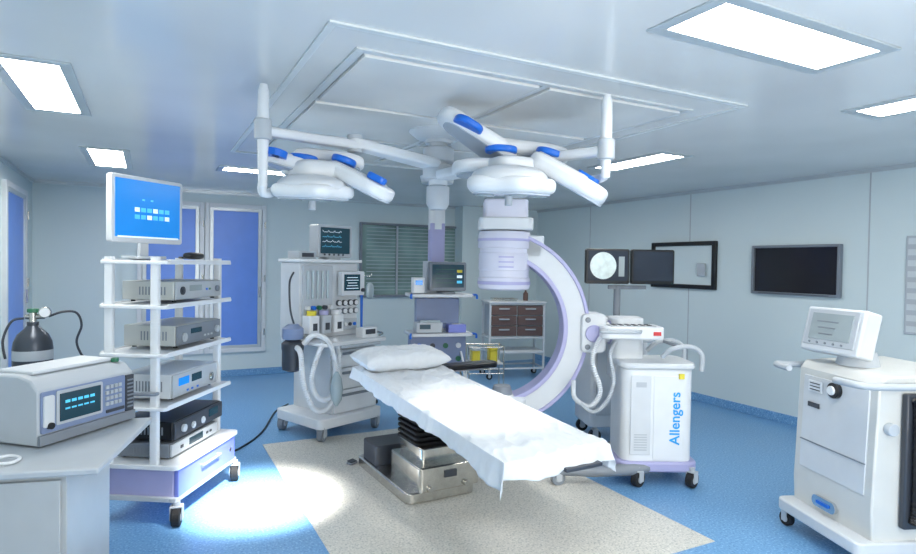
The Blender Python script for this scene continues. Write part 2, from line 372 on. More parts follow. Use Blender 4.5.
# ------------------------------------------------------------------ gas cylinder
p=PD(33,300,4.1); gx,gy=p.x,p.y
e=thing('gas_cylinder','dark gas cylinder with steel valve and gauge near left wall','gas cylinder',(gx,gy,0))
Z=Matrix.Translation((0,0,.03))
MB().lathe([(.09,-.03),(.115,-.02),(.118,.0),(.118,1.05),(.112,1.10),(.09,1.15),(.05,1.19),(.035,1.21),(.035,1.235)],seg=36).build('tank','cyl',e,xf=Z)
MB().lathe([(.1185,.98),(.1195,.981),(.1195,1.045),(.1185,1.046)],seg=36).build('shoulder_band','lg',e,xf=Z)
MB().cyl((0,0,1.23),(0,0,1.30),.024).cyl((-.045,0,1.27),(.07,0,1.27),.017).build('valve','steel',e,bev=.003,xf=Z)
MB().cyl((0,0,1.30),(0,0,1.325),.035,seg=10).build('valve_handle','green',e,bev=.003,xf=Z)
g_=MB().cyl((.07,-.03,1.30),(.07,.0,1.30),.038).build('gauge','steel',e,bev=.003,xf=Z); MB().cyl((.07,-.034,1.30),(.07,-.031,1.30),.031).build('dial','white',g_,xf=Z)
MB().tube([(.09,0,1.27),(.17,0,1.30),(.25,.02,1.29),(.28,.03,1.2),(.25,.04,1.08),(.3,.05,.95),(.4,.1,.8)],.008,sm=8).build('hose','dg',e,xf=Z)
MB().tube([(-.05,0,1.26),(-.12,0,1.24),(-.16,-.04,1.12),(-.14,-.08,1.0)],.008,sm=8).build('yoke_hose','dg',e,xf=Z)
# ------------------------------------------------------------------ desk + analyser
DA=R(-14)
e=thing('cabinet_desk','grey cabinet with projecting worktop at the lower left','cabinet',(-.2,3.0,0),DA)
MB().box(-.54,.34,.405,.82,.56,.71).build('body','counter',e,bev=.004)
MB().box(-.475,.43,.785,.98,.88,.03).build('worktop','lg',e,bev=.008)
d_=MB().box(-.34,.05,.42,.38,.02,.64).build('door','counter',e,bev=.004); MB().box(-.50,.032,.5,.015,.02,.14).build('handle','steel',d_,bev=.003)
d_=MB().box(-.74,.05,.42,.38,.02,.64).build('door','counter',e,bev=.004); MB().box(-.58,.032,.5,.015,.02,.14).build('handle','steel',d_,bev=.003)
MB().box(-.54,.34,.025,.80,.54,.05).build('plinth','grey',e)
AA=R(48)
ax,ay=-.46,3.40
e=thing('blood_gas_analyser','grey tabletop analyser with screen panel on the cabinet','analyser',(ax,ay,.80),AA)
pr=[(0,0),(0,.26),(.05,.31),(.12,.33),(.38,.33),(.40,.31),(.40,0)]
mm=Matrix(((0,0,1,0),(1,0,0,0),(0,1,0,.008),(0,0,0,1)))
b=MB(); b.prism(pr,.58,mm); b.build('body','lg',e,bev=.010)
b=MB(); b.box(.29,-.006,.035,.58,.02,.05); b.build('base_strip','grey',e,bev=.004)
b=MB(); b.rbox(.26,-.005,.165,.50,.012,.20,.012,'y'); p_=b.build('control_panel','bgrey',e,bev=.002,label='blue grey control panel around dark display')
MB().rbox(.22,-.013,.175,.27,.006,.165,.01,'y').build('bezel','lg',p_)
MB().box(.22,-.017,.175,.235,.01,.135).build('display','scrdark',p_)
f=MB()
for k in range(5): f.box(.14+.036*k,-.023,.20,.026,.003,.014); f.box(.14+.036*k,-.023,.165,.026,.003,.008)
f.build('readout','cyan',p_)
f=MB()
for i in range(4):
    for j in range(4): f.box(.385+.028*i,-.014,.13+.03*j,.018,.01,.018)
f.build('keypad','lg',p_)
b=MB(); b.box(.545,-.004,.16,.055,.014,.20); v_=b.build('side_grille','dg',e,bev=.003,label='dark vented grille at the right end')
f=MB()
for k in range(8): f.box(.545,-.013,.085+.021*k,.045,.006,.008)
f.build('slat','grey',v_)
b=MB(); b.box(.44,-.012,.09,.12,.01,.016); b.build('printer_slot','dg',e)
b=MB(); b.box(.29,.2,.344,.48,.22,.018); b.build('lid','off',e,bev=.006)
b=MB(); b.rbox(.045,-.014,.17,.055,.012,.15,.01,'y'); b.build('side_module','off',e,bev=.002)
b=MB(); b.cyl((.05,-.03,.10),(.05,-.01,.10),.016); b.build('sample_port','black',e)
b=MB(); b.cyl((.53,.08,.33),(.53,.08,.35),.02); b.build('cap','green',e)
p=PZ(14,458,.80)
e=thing('cable','white cable loops lying on the worktop beside the analyser','cable',(p.x-.02,p.y-.05,.80))
MB().tube([(-.1,.0,.010),(.0,.03,.018),(.05,.0,.010),(.02,-.06,.010),(-.06,-.03,.010)],.007,sm=6).build('cord','white',e)
# ------------------------------------------------------------------ anaesthesia workstation
NA=R(23); NX,NY=1.66,6.05
e=thing('anaesthesia_machine','white anaesthesia workstation with tower, drawers and breathing tubes','anaesthesia machine',(NX,NY,0),NA)
s=MB(); s.rbox(0,0,.17,.80,.74,.10,.06); s.build('base','white',e,bev=.01)
for x in (-.34,.34):
    for y in (-.32,.32): caster(e,x,y,.068,R(30),wm='grey')
s=MB(); s.box(.09,.04,.56,.58,.60,.68); s.build('cabinet','off',e,bev=.008)
for k,(z,h) in enumerate(((.76,.17),(.56,.20),(.335,.22))):
    d=MB().rbox(.10,-.275,z,.55,.035,h,.015,'y').build('drawer','white',e,bev=.003)
    MB().rbox(.10,-.30,z+h*.28,.36,.014,.025,.008,'y').build('handle','grey',d)
s=MB(); s.rbox(.02,-.04,.925,.82,.72,.035,.05); s.build('worktop','white',e,bev=.006)
MB().box(.06,-.41,.895,.5,.02,.03).build('worktop_edge','lg',e,bev=.004)
s=MB(); s.box(.0,.18,1.32,.74,.32,.76); s.build('tower','off',e,bev=.012)
s=MB(); s.box(.0,.16,1.72,.78,.38,.03); s.build('top_shelf','white',e,bev=.006)
s=MB(); s.box(-.16,.01,1.38,.36,.025,.58); s.build('flowmeter_panel','lg',e,bev=.004)
for k in range(5): MB().cyl((-.29+.06*k,-.01,1.34),(-.29+.06*k,-.01,1.62),.014,seg=12).build('flow_tube','glass2',e)
for k,m in enumerate(('white','blue','green','dg','white')):
    MB().cyl((-.30+.07*k,.0,1.25),(-.30+.07*k,-.045,1.25),.022,seg=16).build('flow_knob',m,e,bev=.003)
for k,(x,m) in enumerate(((-.28,'white'),(-.13,'lg'),(.02,'white'))):
    v=MB(); v.rbox(x,-.05,1.09,.12,.14,.18,.02); vo=v.build('vaporizer',m,e,bev=.006)
    MB().cyl((x,-.06,1.18),(x,-.06,1.225),.048).build('dial',('yellow','lav','white')[k],vo,bev=.004)
    MB().box(x,-.122,1.07,.05,.004,.07).build('gauge_window','dg',vo)
s=MB(); s.rbox(.22,-.06,1.49,.30,.07,.25,.015,'y'); v=s.build('ventilator_display','off',e,bev=.004)
MB().box(.20,-.098,1.50,.21,.006,.17).build('screen','scrdark',v); MB().cyl((.34,-.095,1.42),(.34,-.12,1.42),.02).build('knob','dg',v)
f=MB()
for k in range(5): f.box(.20,-.103,1.44+.028*k,.16-.02*(k%3),.002,.005)
f.build('trace','lit',v)
for i in range(4):
    for j in range(2):
        g=MB().cyl((.11+.075*i,.02,1.20+.085*j),(.11+.075*i,-.01,1.20+.085*j),.032).build('pressure_gauge','dg' if j else 'grey',e,bev=.003)
        MB().cyl((.11+.075*i,-.011,1.20+.085*j),(.11+.075*i,-.014,1.20+.085*j),.025).build('dial','white',g)
s=MB(); s.box(.22,.01,1.06,.26,.03,.12); g=s.build('outlet_panel','lg',e,bev=.003)
for k in range(4): MB().cyl((.13+.06*k,-.005,1.06),(.13+.06*k,-.02,1.06),.018).build('outlet',('green','white','dg','blue')[k],g)
s=MB(); s.tube([(-.34,-.05,.98),(-.45,-.06,.98),(-.50,-.08,.98)],.02,sm=3); s.build('absorber_arm','steel',e)
s=MB(); s.lathe([(.05,.66),(.095,.68),(.10,.72),(.10,.86),(.105,.88),(.105,.93),(.06,.97),(.03,1.0)],(-.50,-.07,0)); s.build('absorber_canister','dg',e)
s=MB(); s.lathe([(.095,.97),(.10,.98),(.10,1.07),(.05,1.11)],(-.50,-.07,0)); s.build('absorber_dome','bgrey',e)
def corr(path,r,parent,name='breathing_tube',m='white'):
    P=spl([Vector(q) for q in path],26)
    MB().tube(P,[r*(1+.10*(1 if i%2 else -1)) for i in range(len(P))],seg=10).build(name,m,parent)
corr([(-.44,-.16,.93),(-.42,-.30,1.02),(-.34,-.42,.95),(-.28,-.44,.7),(-.34,-.44,.45),(-.45,-.40,.45),(-.48,-.34,.62),(-.40,-.34,.86),(-.3,-.34,.99)],.024,e)
corr([(-.52,-.16,.9),(-.56,-.28,.85),(-.57,-.34,.6),(-.50,-.40,.36),(-.38,-.44,.34),(-.30,-.46,.5),(-.22,-.42,.8),(-.2,-.32,.97)],.024,e)
s=MB(); s.lathe([(.012,.36),(.05,.42),(.062,.52),(.045,.62),(.015,.68)],(-.30,-.48,0),seg=20); s.build('breathing_bag','glass2',e)
s=MB(); s.tube([(.42,.0,.96),(.48,.0,.97),(.48,-.25,.97),(.42,-.28,.95)],.012,sm=4); s.build('side_rail','steel',e)
s=MB(); s.tube([(.38,.1,1.5),(.46,.08,1.45),(.46,.06,1.2),(.43,.02,1.0),(.44,.0,.7)],.008,sm=6); s.build('gas_hose','blue',e)
s=MB(); s.tube([(-.38,.1,1.6),(-.46,.05,1.5),(-.47,.02,1.25),(-.44,.0,1.1)],.01,sm=6); s.build('gas_hose','dg',e)
def anp(x,y): return (NX+x*math.cos(NA)-y*math.sin(NA),NY+x*math.sin(NA)+y*math.cos(NA))
x,y=anp(.12,.16)
e,zc=monitor('patient_monitor','grey patient monitor standing on top of the anaesthesia tower',(x,y,1.736),NA,.44,.34,'lg','scrdark',stem=.02,depth=.15,fr=.03)
for k,(zz,mm_) in enumerate(((.09,'lit'),(.04,'cyan'),(-.01,'lit'),(-.06,'cyan'))): MB().tube([(-.17+.013*i,-.08,zc+zz+(.02 if (i+k)%6==0 else (.006 if i%2 else 0))) for i in range(20)],.0022,seg=4).build('trace',mm_,e)
for k in range(5): MB().cyl((-.14+.06*k,-.076,zc-.14),(-.14+.06*k,-.085,zc-.14),.01).build('button','dg',e)
x,y=anp(-.25,.15)
e=thing('syringe_box','small pale box left of the patient monitor on tower shelf','box',(x,y,1.736),NA); MB().box(0,0,.04,.2,.2,.075).build('body','lg',e,bev=.005); MB().box(0,-.1,.04,.14,.006,.04).build('display','dg',e)
x,y=anp(.26,-.26)
e=thing('monitor_module','small white module with dark window on the anaesthesia worktop','module',(x,y,.944),NA); MB().rbox(0,0,.05,.2,.12,.1,.015).build('body','white',e,bev=.004); MB().box(0,-.061,.06,.13,.004,.05).build('window','dg',e)
# ------------------------------------------------------------------ ceiling pendant
p=PD(436,264,6.9); px_,py_=p.x,p.y; PA=R(-12)
e=thing('ceiling_pendant','ceiling hung service column with two shelves behind the operating table','pendant',(px_,py_,0),PA)
s=MB(); s.cyl((0,0,H-.002),(0,0,H-.08),.2,.18); s.build('ceiling_plate','white',e)
s=MB(); s.cyl((0,0,H-.08),(0,0,2.1),.095); s.build('drop_tube','white',e)
s=MB(); s.rbox(0,0,1.92,.17,.17,.50,.03); s.build('column','lav',e,bev=.006,label='blue grey upper column')
s=MB(); s.rbox(0,.03,1.15,.26,.22,1.18,.03); s.build('service_column','lg',e,bev=.006)
for i,z in enumerate((1.36,.93)):
    s=MB(); s.rbox(0,-.16,z,.70,.44,.035,.03); sh=s.build('shelf','off',e,bev=.005)
    for x in (-.345,.345): MB().tube([(x,-.34,z+.01),(x*1.06,-.42,z+.01),(x*1.06,-.43,z-.03)],.013,sm=4).build('handle','blue',sh)
s=MB(); s.box(0,-.10,.72,.64,.16,.36); g=s.build('gas_panel','bgrey',e,bev=.006)
for i in range(4):
    for j in range(2): MB().cyl((-.22+.15*i,-.18,.64+.15*j),(-.22+.15*i,-.2,.64+.15*j),.03,seg=16).build('gas_outlet',('white','blue','dg','green')[(i+j)%4],g,bev=.002)
MB().box(0,-.07,1.15,.5,.1,.34).build('module_bay','bgrey',e,bev=.006)
for x,m in ((-.3,'rubber'),(.26,'white'),(-.36,'blue')):
    MB().tube([(x,-.19,.72),(x,-.3,.6),(x*1.1,-.3,.35),(x*1.2,-.25,.3),(x*1.25,-.2,.6)],.012,sm=6).build('hanging_hose',m,e)
def pw(x,y): return (px_+x*math.cos(PA)-y*math.sin(PA),py_+x*math.sin(PA)+y*math.cos(PA))
x,y=pw(.08,-.2)
e,zc=monitor('pendant_monitor','blue grey monitor on the upper shelf of the pendant',(x,y,1.379),PA,.42,.32,'grey','scrdark',stem=.03,depth=.12)
f=MB()
for k in range(4): f.box(-.03,-.066,zc-.07+.05*k,.22,.003,.005)
f.build('trace','green',e)
for k in range(3): MB().box(.13,-.066,zc-.06+.06*k,.06,.003,.03).build('readout',('cyan','lit','yellow')[k],e)
x,y=pw(-.25,-.2)
e=thing('infusion_pump','white infusion pump left of the pendant monitor','pump',(x,y,1.379),PA); MB().rbox(0,0,.09,.13,.14,.17,.02).build('body','white',e,bev=.004); MB().box(0,-.072,.12,.08,.004,.05).build('display','scrblue',e)
x,y=pw(-.14,-.26)
e=thing('syringe_pump','grey low syringe pump on the lower pendant shelf','pump',(x,y,.949),PA); MB().rbox(0,0,.06,.3,.16,.11,.02).build('body','lg',e,bev=.004); MB().box(-.05,-.082,.07,.12,.004,.05).build('display','scrdark',e); MB().cyl((-.1,-.05,.125),(.12,-.05,.125),.015).build('syringe','glass2',e)
x,y=pw(.18,-.26)
e=thing('glove_box','small blue and white box right on the lower pendant shelf','box',(x,y,.949),PA); MB().box(0,0,.045,.2,.12,.09).build('carton','drawerblue',e,bev=.003); MB().rbox(0,0,.092,.1,.05,.004,.02).build('opening','white',e)
p=PD(362,300,7.4)
def ivstand(loc,label):
    e=thing('drip_stand',label,'drip stand',loc)
    MB().cyl((0,0,.1),(0,0,1.55),.012).build('pole','blue' if 'blue' in label else 'steel',e)
    f=MB()
    for k in range(5):
        a=R(72*k+10); f.tube([(0,0,.13),(.25*math.cos(a),.25*math.sin(a),.075)],.012)
    f.build('base','steel',e)
    for k in range(5):
        a=R(72*k+10); caster(e,.25*math.cos(a),.25*math.sin(a),.028,a)
    MB().tube([(-.12,0,1.58),(-.1,0,1.54),(0,0,1.55),(.1,0,1.54),(.12,0,1.58)],.006,sm=4).build('hook','steel',e)
    b=MB(); b.sph((.1,0,1.36),1,(.05,.025,.1),p=.7); b.build('fluid_bag','glass2',e)
ivstand((p.x,p.y,0),'slim blue drip stand between the anaesthesia machine and the pendant')
# ------------------------------------------------------------------ instrument drawer cabinet (far)
p=PD(514,268,9.2); IA=R(-16)
e=thing('drawer_trolley','steel framed trolley of brown drawers against the far wall','trolley',(p.x,p.y,0),IA)
w=.84; f=MB()
for x in (-w/2,w/2):
    for y in (-.22,.22): f.box(x,y,.62,.03,.03,1.04)
for z in (.16,.40,.62,1.13):
    f.box(0,-.22,z,w,.03,.025); f.box(0,.22,z,w,.03,.025); f.box(-w/2,0,z,.03,.41,.025); f.box(w/2,0,z,.03,.41,.025)
f.build('frame','off',e,bev=.003)
MB().box(0,0,1.155,w+.06,.5,.02).build('top','white',e,bev=.004)
MB().box(0,0,.42,w-.03,.42,.015).build('shelf','off',e)
MB().box(0,.01,.875,w-.04,.40,.47).build('case','lg',e)
for i in range(2):
    for j in range(3):
        d=MB().box(-.205+.41*i,-.205,.72+.155*j,.39,.04,.14).build('drawer','brown',e,bev=.006); MB().box(-.205+.41*i,-.235,.745+.155*j,.16,.02,.02).build('handle','lg',d,bev=.003)
for x in (-w/2,w/2):
    for y in (-.22,.22): caster(e,x,y,.045,0)
def iw(x,y): return (p.x+x*math.cos(IA)-y*math.sin(IA),p.y+x*math.sin(IA)+y*math.cos(IA))
x,y=iw(-.15,0)
e=thing('instrument_tray','shallow steel tray on top of the brown drawer trolley','tray',(x,y,1.166),IA); MB().rbox(0,0,.006,.36,.24,.01,.03).build('bottom','steel',e); f=MB(); f.tube([(-.18,-.12,.03),(.18,-.12,.03),(.18,.12,.03),(-.18,.12,.03),(-.18,-.12,.03)],.008); f.build('rim','steel',e)
x,y=iw(.2,.02)
e=thing('bottle','small dark bottle standing beside the steel tray','bottle',(x,y,1.166)); MB().lathe([(.035,0),(.038,.01),(.038,.11),(.015,.14),(.015,.16)],seg=20).build('body','brown',e); MB().cyl((0,0,.16),(0,0,.185),.018).build('cap','white',e)
q=PD(486,264,7.6)
e=thing('yellow_bin_rack','low steel rack holding small yellow bins beside the pendant','rack',(q.x,q.y,0),R(-20))
f=MB()
for x in (-.22,.22):
    for y in (-.15,.15): f.cyl((x,y,0),(x,y,.70),.011)
for z in (.35,.68): f.tube([(-.22,-.15,z),(.22,-.15,z),(.22,.15,z),(-.22,.15,z),(-.22,-.15,z)],.009)
f.build('frame','steel',e)
MB().box(0,0,.47,.43,.29,.015).build('shelf','off',e)
for x in (-.12,.10):
    f=MB(); f.prism([(x-.05,-.10),(x+.05,-.10),(x+.05,.10),(x-.05,.10)],.15,Matrix.Translation((0,0,.48))); b=f.build('bin','yellow',e,bev=.015); MB().rbox(x,0,.645,.11,.22,.03,.03).build('lid','off' if x<0 else 'yellow',b,bev=.004)
# ------------------------------------------------------------------ operating table
EX,EY=1.93,4.25; TA=R(2.4)
T=Matrix.Translation((0,-.48,.75))@Matrix.Rotation(R(3.57),4,'X')
e=thing('operating_table','operating table with steel base and black bellows column','operating table',(EX,EY,0),TA)
s=MB(); s.rbox(-.05,.12,.045,.56,1.0,.08,.05); s.build('base_plate','steel',e,bev=.010)
s=MB(); s.rbox(.01,-.13,.165,.50,.52,.18,.03); s.build('base_cover','steel',e,bev=.010)
s=MB(); s.rbox(.04,-.08,.30,.42,.40,.11,.025); s.build('base_step','steel',e,bev=.008)
s=MB(); s.rbox(-.12,.42,.16,.36,.30,.16,.03); s.build('pedal_box','dg',e,bev=.01)
s=MB(); s.box(.22,-.2,.40,.05,.1,.12); s.build('lever_bracket','steel',e,bev=.004)
s=MB()
for k in range(7):
    z=.365+k*.040; s.rbox(0,-.03,z,.36,.36,.020,.03); s.rbox(0,-.03,z+.020,.29,.29,.021,.03)
s.build('bellows','rubber',e,bev=.003)
s=MB(); s.box(0,-.03,.66,.3,.4,.05); s.build('column_head','steel',e,bev=.01)
f=MB()
for (y0,y1) in ((.70,1.12),(-.08,.68),(-1.12,-.10)):
    f.box(0,(y0+y1)/2,-.075,.60,y1-y0,.02)
f.build('top_frame','dg',e,bev=.004,xf=T)
for x in (-.325,.335):
    f=MB(); f.box(x,.05,-.075,.012,2.1,.032)
    for yy in (-.9,-.4,.1,.6,1.0): f.cyl((x*.88,yy,-.075),(x,yy,-.075),.01)
    f.build('side_rail','steel',e,xf=T)
for (y0,y1) in ((.70,1.13),(-.09,.69),(-1.12,-.10)):
    MB().rbox(0,(y0+y1)/2,-.038,.66,y1-y0,.052,.04).build('mattress','black',e,bev=.012,xf=T)
MB().box(.15,-1.15,-.085,.26,.08,.022).build('foot_bracket','dg',e,bev=.005,xf=T); MB().box(.36,-1.02,-.085,.03,.2,.05).build('foot_clamp','dg',e,bev=.005,xf=T)
for x in (-.16,.14):
    MB().cyl((x,-.388,.10),(x,-.415,.10),.022).build('brake_knob','steel',e,bev=.003)
MB().box(.01,-.393,.19,.10,.010,.05).build('switch_panel','dg',e)
f=MB(); f.rbox(.72,.55,.0,.56,.16,.05,.06); f.build('arm_board','black',e,bev=.012,xf=Matrix.Translation((0,0,.78)))
f=MB(); f.box(.42,.55,.735,.18,.03,.02); f.cyl((.5,.55,.63),(.5,.55,.75),.014); f.box(.72,.55,.745,.4,.05,.02); f.tube([(.62,.55,.74),(.62,.5,.64),(.75,.5,.62)],.01); f.build('arm_board_bracket','steel',e)
def smooth(t): t=max(0,min(1,t)); return t*t*(3-2*t)
def ridge(x,y,s): return (1-min(1,abs(noise.noise(Vector((x,y,s))))*3.2))**2
bm=bmesh.new(); nx,ny=110,250; hx=.355; A0,B0,B1=.47,-1.25,1.13
V=[]
for j in range(ny+1):
    row=[]
    for i in range(nx+1):
        a=-A0+2*A0*i/nx; b=B0+(B1-B0)*j/ny
        hang=.105+.035*noise.noise(Vector((b*1.5,3 if a<0 else 9,0)))+.010*noise.noise(Vector((b*6,3 if a<0 else 9,0)))
        hang+=.045*smooth((-b-.8)/.35)
        ox=max(0,abs(a)-hx)/(A0-hx)*hang; oy=max(0,-1.135-b)*(.85+.3*noise.noise(Vector((a*3.5,5,5))))
        sg=1 if a>0 else -1
        x=sg*min(abs(a),hx); y=max(b,-1.135)
        z=0.004
        fold=noise.noise(Vector((b*5,sg*4,1)))+.5*noise.noise(Vector((b*13,sg*4,6)))
        zz=math.sqrt(ox*ox+oy*oy) if (ox>0 and oy>0) else ox+oy
        if ox>0: x+=sg*(.010+ox*(.16+.34*fold))
        if oy>0: y-=.010+oy*(.25+.5*noise.noise(Vector((a*9,0,2))))
        z-=max(0,zz-.006)
        if ox==0 and oy==0:
            z+=.006*noise.noise(Vector((a*5,b*3,0)))+.015*ridge(a*3+b*1.2,b*1.6-a,4)+.012*ridge(a*5-b*2,b*3,7)+.007*ridge(a*9,b*8,2)
            z+=.004-.012*smooth((abs(a)-hx+.06)/.06)
        row.append(bm.verts.new(T@Vector((x,y,z))))
    V.append(row)
for j in range(ny):
    for i in range(nx): bm.faces.new((V[j][i],V[j][i+1],V[j+1][i+1],V[j+1][i]))
mb=MB(); mb.bm.free(); mb.bm=bm
o=mb.build('bed_sheet','sheet'); o.location=(EX,EY,0); o.rotation_euler=(0,0,TA)
md=o.modifiers.new('solid','SOLIDIFY'); md.thickness=.003; md.offset=1
tag(o,'white cotton sheet spread over the operating table, hanging at the edges','bed sheet')
# squarish creased pillow: two grids sharing their rim
pb=MB(); n=64; G={}
for sd in (1,-1):
    for i in range(n+1):
        for j in range(n+1):
            u=-1+2*i/n; v=-1+2*j/n; edge=i in (0,n) or j in (0,n)
            if edge and sd==-1: G[(sd,i,j)]=G[(1,i,j)]; continue
            h=.078*((1-u**4)*(1-v**4))**.42
            h*=1+.12*noise.noise(Vector((u*2,v*1.5,sd)))
            if not edge: h+=.011*ridge(u*3+v,v*2.2-u,3)*(1-u**8)*(1-v**8)+.006*ridge(u*7,v*5,8)*(1-u**8)*(1-v**8)
            x=u*.385*(1-.035*(1-v*v)); y=v*.20*(1-.05*(1-u*u))
            G[(sd,i,j)]=pb.bm.verts.new((x+.006*noise.noise(Vector((v*5,u,1))),y+.006*noise.noise(Vector((u*6,v,2))),sd*h))
for sd in (1,-1):
    for i in range(n):
        for j in range(n): pb.bm.faces.new((G[(sd,i,j)],G[(sd,i+1,j)],G[(sd,i+1,j+1)],G[(sd,i,j+1)]))
o=pb.build('pillow','sheet',xf=T@Matrix.Translation((-.01,.95,.102))); o.location=(EX,EY,0); o.rotation_euler=(0,0,TA)
tag(o,'plump white pillow at the head of the operating table','pillow')
q=PZ(352,464,0)
e=thing('foot_pedal','small grey foot pedal on the floor left of the table base','foot pedal',(q.x,q.y,.003),R(30))
MB().rbox(0,0,.010,.09,.06,.014,.015).build('base','grey',e,bev=.003); MB().box(0,.0,.024,.07,.05,.01,rx=R(10)).build('treadle','dg',e,bev=.003)
P=[PZ(214,459,.012),PZ(240,448,.01),PZ(262,432,.01),PZ(275,412,.01),PZ(288,404,.01)]
o=MB().tube(P,.009,sm=10).build('power_cord','black'); tag(o,'black power cord on the blue floor from trolley to anaesthesia machine','cord')
# ------------------------------------------------------------------ surgical lights
HX,HY=1.92,4.07
hub=thing('ceiling_mount','white central ceiling hub carrying both surgical light arms','ceiling mount',(HX,HY,H))
MB().lathe([(.22,0),(.22,-.03),(.17,-.07),(.10,-.085),(.10,-.11)]).build('canopy','white',hub)
MB().cyl((0,0,-.10),(0,0,-.42),.07).build('drop_tube','white',hub)
MB().lathe([(.10,-.14),(.115,-.15),(.115,-.24),(.10,-.25)]).build('collar','off',hub); MB().lathe([(.10,-.27),(.115,-.28),(.115,-.37),(.10,-.38)]).build('collar','off',hub)
MB().lathe([(.06,-.42),(.085,-.43),(.085,-.56),(.06,-.60)]).build('end_cap','lg',hub,bev=.004)
SU=Matrix.Translation(-Vector((HX,HY,H)))
def slamp(label,post,zarm,ztop,zbot,petals,main,blues,yoke,mid):
    e=thing('surgical_light',label,'surgical light',(HX,HY,H),group='surgical lights on ceiling arms')
    hb=Vector((HX,HY,zarm)); pt=Vector((post[0],post[1],zarm)); dr=(pt-hb).normalized()
    mdp=hb.lerp(pt,.55)+Vector((0,0,.03))
    a=MB(); a.slab(hb+dr*.02,mdp+dr*.05,.17,.11,.065); a.build('inner_arm','white',e,w=True,bev=.02,seg=4)
    a=MB(); a.slab(mdp-dr*.05,pt+dr*.02,.11,.075,.055); a.build('outer_arm','white',e,xf=SU@Matrix.Translation((0,0,-.012)),bev=.018,seg=4)
    a=MB(); a.cyl(mdp-Vector((0,0,.06)),mdp+Vector((0,0,.055)),.05); a.build('elbow_joint','lg',e,w=True,bev=.008)
    a=MB(); a.tube([Vector((post[0],post[1],ztop)),Vector((post[0],post[1],ztop-.04)),Vector((post[0],post[1],zarm)),Vector((post[0],post[1],zbot))],[.020,.030,.033,.024],seg=16); a.build('post','white',e,w=True)
    a=MB(); a.cyl((post[0],post[1],zarm-.06),(post[0],post[1],zarm+.055),.048); a.build('joint','lg',e,w=True,bev=.008)
    a=MB(); a.tube([Vector((post[0],post[1],zbot+.02))]+[Vector(q) for q in yoke],.026,seg=12,sm=6); a.build('yoke','white',e,w=True)
    for (p0,p1,w0,w1,hh) in petals:
        a=MB(); a.slab(p0,p1,w0,w1,hh*.58); pe=a.build('petal','white',e,w=True,bev=hh*.20,seg=4)
        q0=Vector(p0); q1=Vector(p1); dn=Vector((0,0,-hh*.31)); du=Vector((0,0,hh*.28))
        a=MB(); a.slab(q0.lerp(q1,.10)+du,q0.lerp(q1,.90)+du,w0*.72,w1*.72,hh*.2); a.build('petal_cover','off',pe,xf=SU,bev=hh*.08,seg=3)
        a=MB(); a.slab(q0.lerp(q1,.06)+dn,q0.lerp(q1,.94)+dn,w0*.84,w1*.84,hh*.10); a.build('petal_lens','lens',pe,xf=SU,bev=.003)
    p0,p1,w0,w1,hh=main
    q0=Vector(p0); q1=Vector(p1); c=q0.lerp(q1,.5)
    ax_=(q1-q0).normalized()
    N=100; P=[]; rad=(q1-q0).length/2
    for i in range(N):
        t=2*math.pi*i/N; rr=rad*(.93+.07*math.cos(5*t)); P.append((rr*math.cos(t),rr*math.sin(t)*w0/(2*rad)))
    rot=Matrix.Rotation(math.atan2(ax_.y,ax_.x),4,'Z')@Matrix.Rotation(-math.asin(ax_.z),4,'Y')
    mt=Matrix.Translation(c)@rot@Matrix.Rotation(R(5),4,'X')
    a=MB(); a.prism(P,hh*.44,mt@Matrix.Translation((0,0,-hh*.22))); d=a.build('lamp_head','white',e,w=True,bev=hh*.18,seg=5)
    a=MB(); a.sph((0,0,hh*.15),1,(rad*.82,w0*.41,hh*.42),None,.85,seg=48); a.build('head_dome','off',d,xf=SU@mt)
    a=MB(); a.prism([(x*.88,y*.88) for x,y in P],hh*.08,mt@Matrix.Translation((0,0,-hh*.28))); a.build('lens','lens',d,xf=SU,bev=.004)
    for k in range(5):
        t=2*math.pi*(k+.0)/5; r1=rad*.62
        a=MB(); a.lathe([(rad*.19,-hh*.29),(rad*.2,-hh*.31),(rad*.17,-hh*.32)],(r1*math.cos(t),r1*math.sin(t)*w0/(2*rad),0),24); a.build('light_pod','glass2',d,xf=SU@mt)
    a=MB(); a.cyl(c-Vector((0,0,hh*.28)),c-Vector((0,0,hh*.28+.06)),.022); a.build('sterile_handle','lg',d,xf=SU,bev=.004)
    a=MB(); a.sph(mid,1,(.16,.15,.06),p=.55); a.build('head_body','off',e,w=True)
    for b0,b1,wd in blues:
        a=MB(); a.slab(b0,b1,wd,wd,.04); a.build('accent','blue',e,w=True,bev=.012,seg=3)
    return e
LP=PD(263,150,3.35)
slamp('left surgical light with drooping white heads and blue caps',(LP.x,LP.y),2.44,2.69,2.12,
  [(PD(264,155,3.5),PD(318,174,3.6),.22,.30,.12),(PD(330,166,3.6),PD(391,197,3.52),.26,.30,.14),(PD(294,156,3.8),PD(364,164,3.85),.30,.34,.12),(PD(284,170,3.7),PD(358,177,3.65),.32,.32,.12)],
  (PD(270,190,3.46),PD(354,193,3.50),.50,.50,.17),
  [(PD(265,151,3.40),PD(287,157,3.44),.17),(PD(290,157,3.52),PD(318,161,3.54),.16),(PD(332,157,3.58),PD(356,165,3.6),.16),(PD(368,174,3.44),PD(386,183,3.43),.08)],
  [PD(263,192,3.38),PD(272,192,3.42),PD(292,178,3.5)],PD(318,172,3.56))
RP=PD(606,150,3.35)
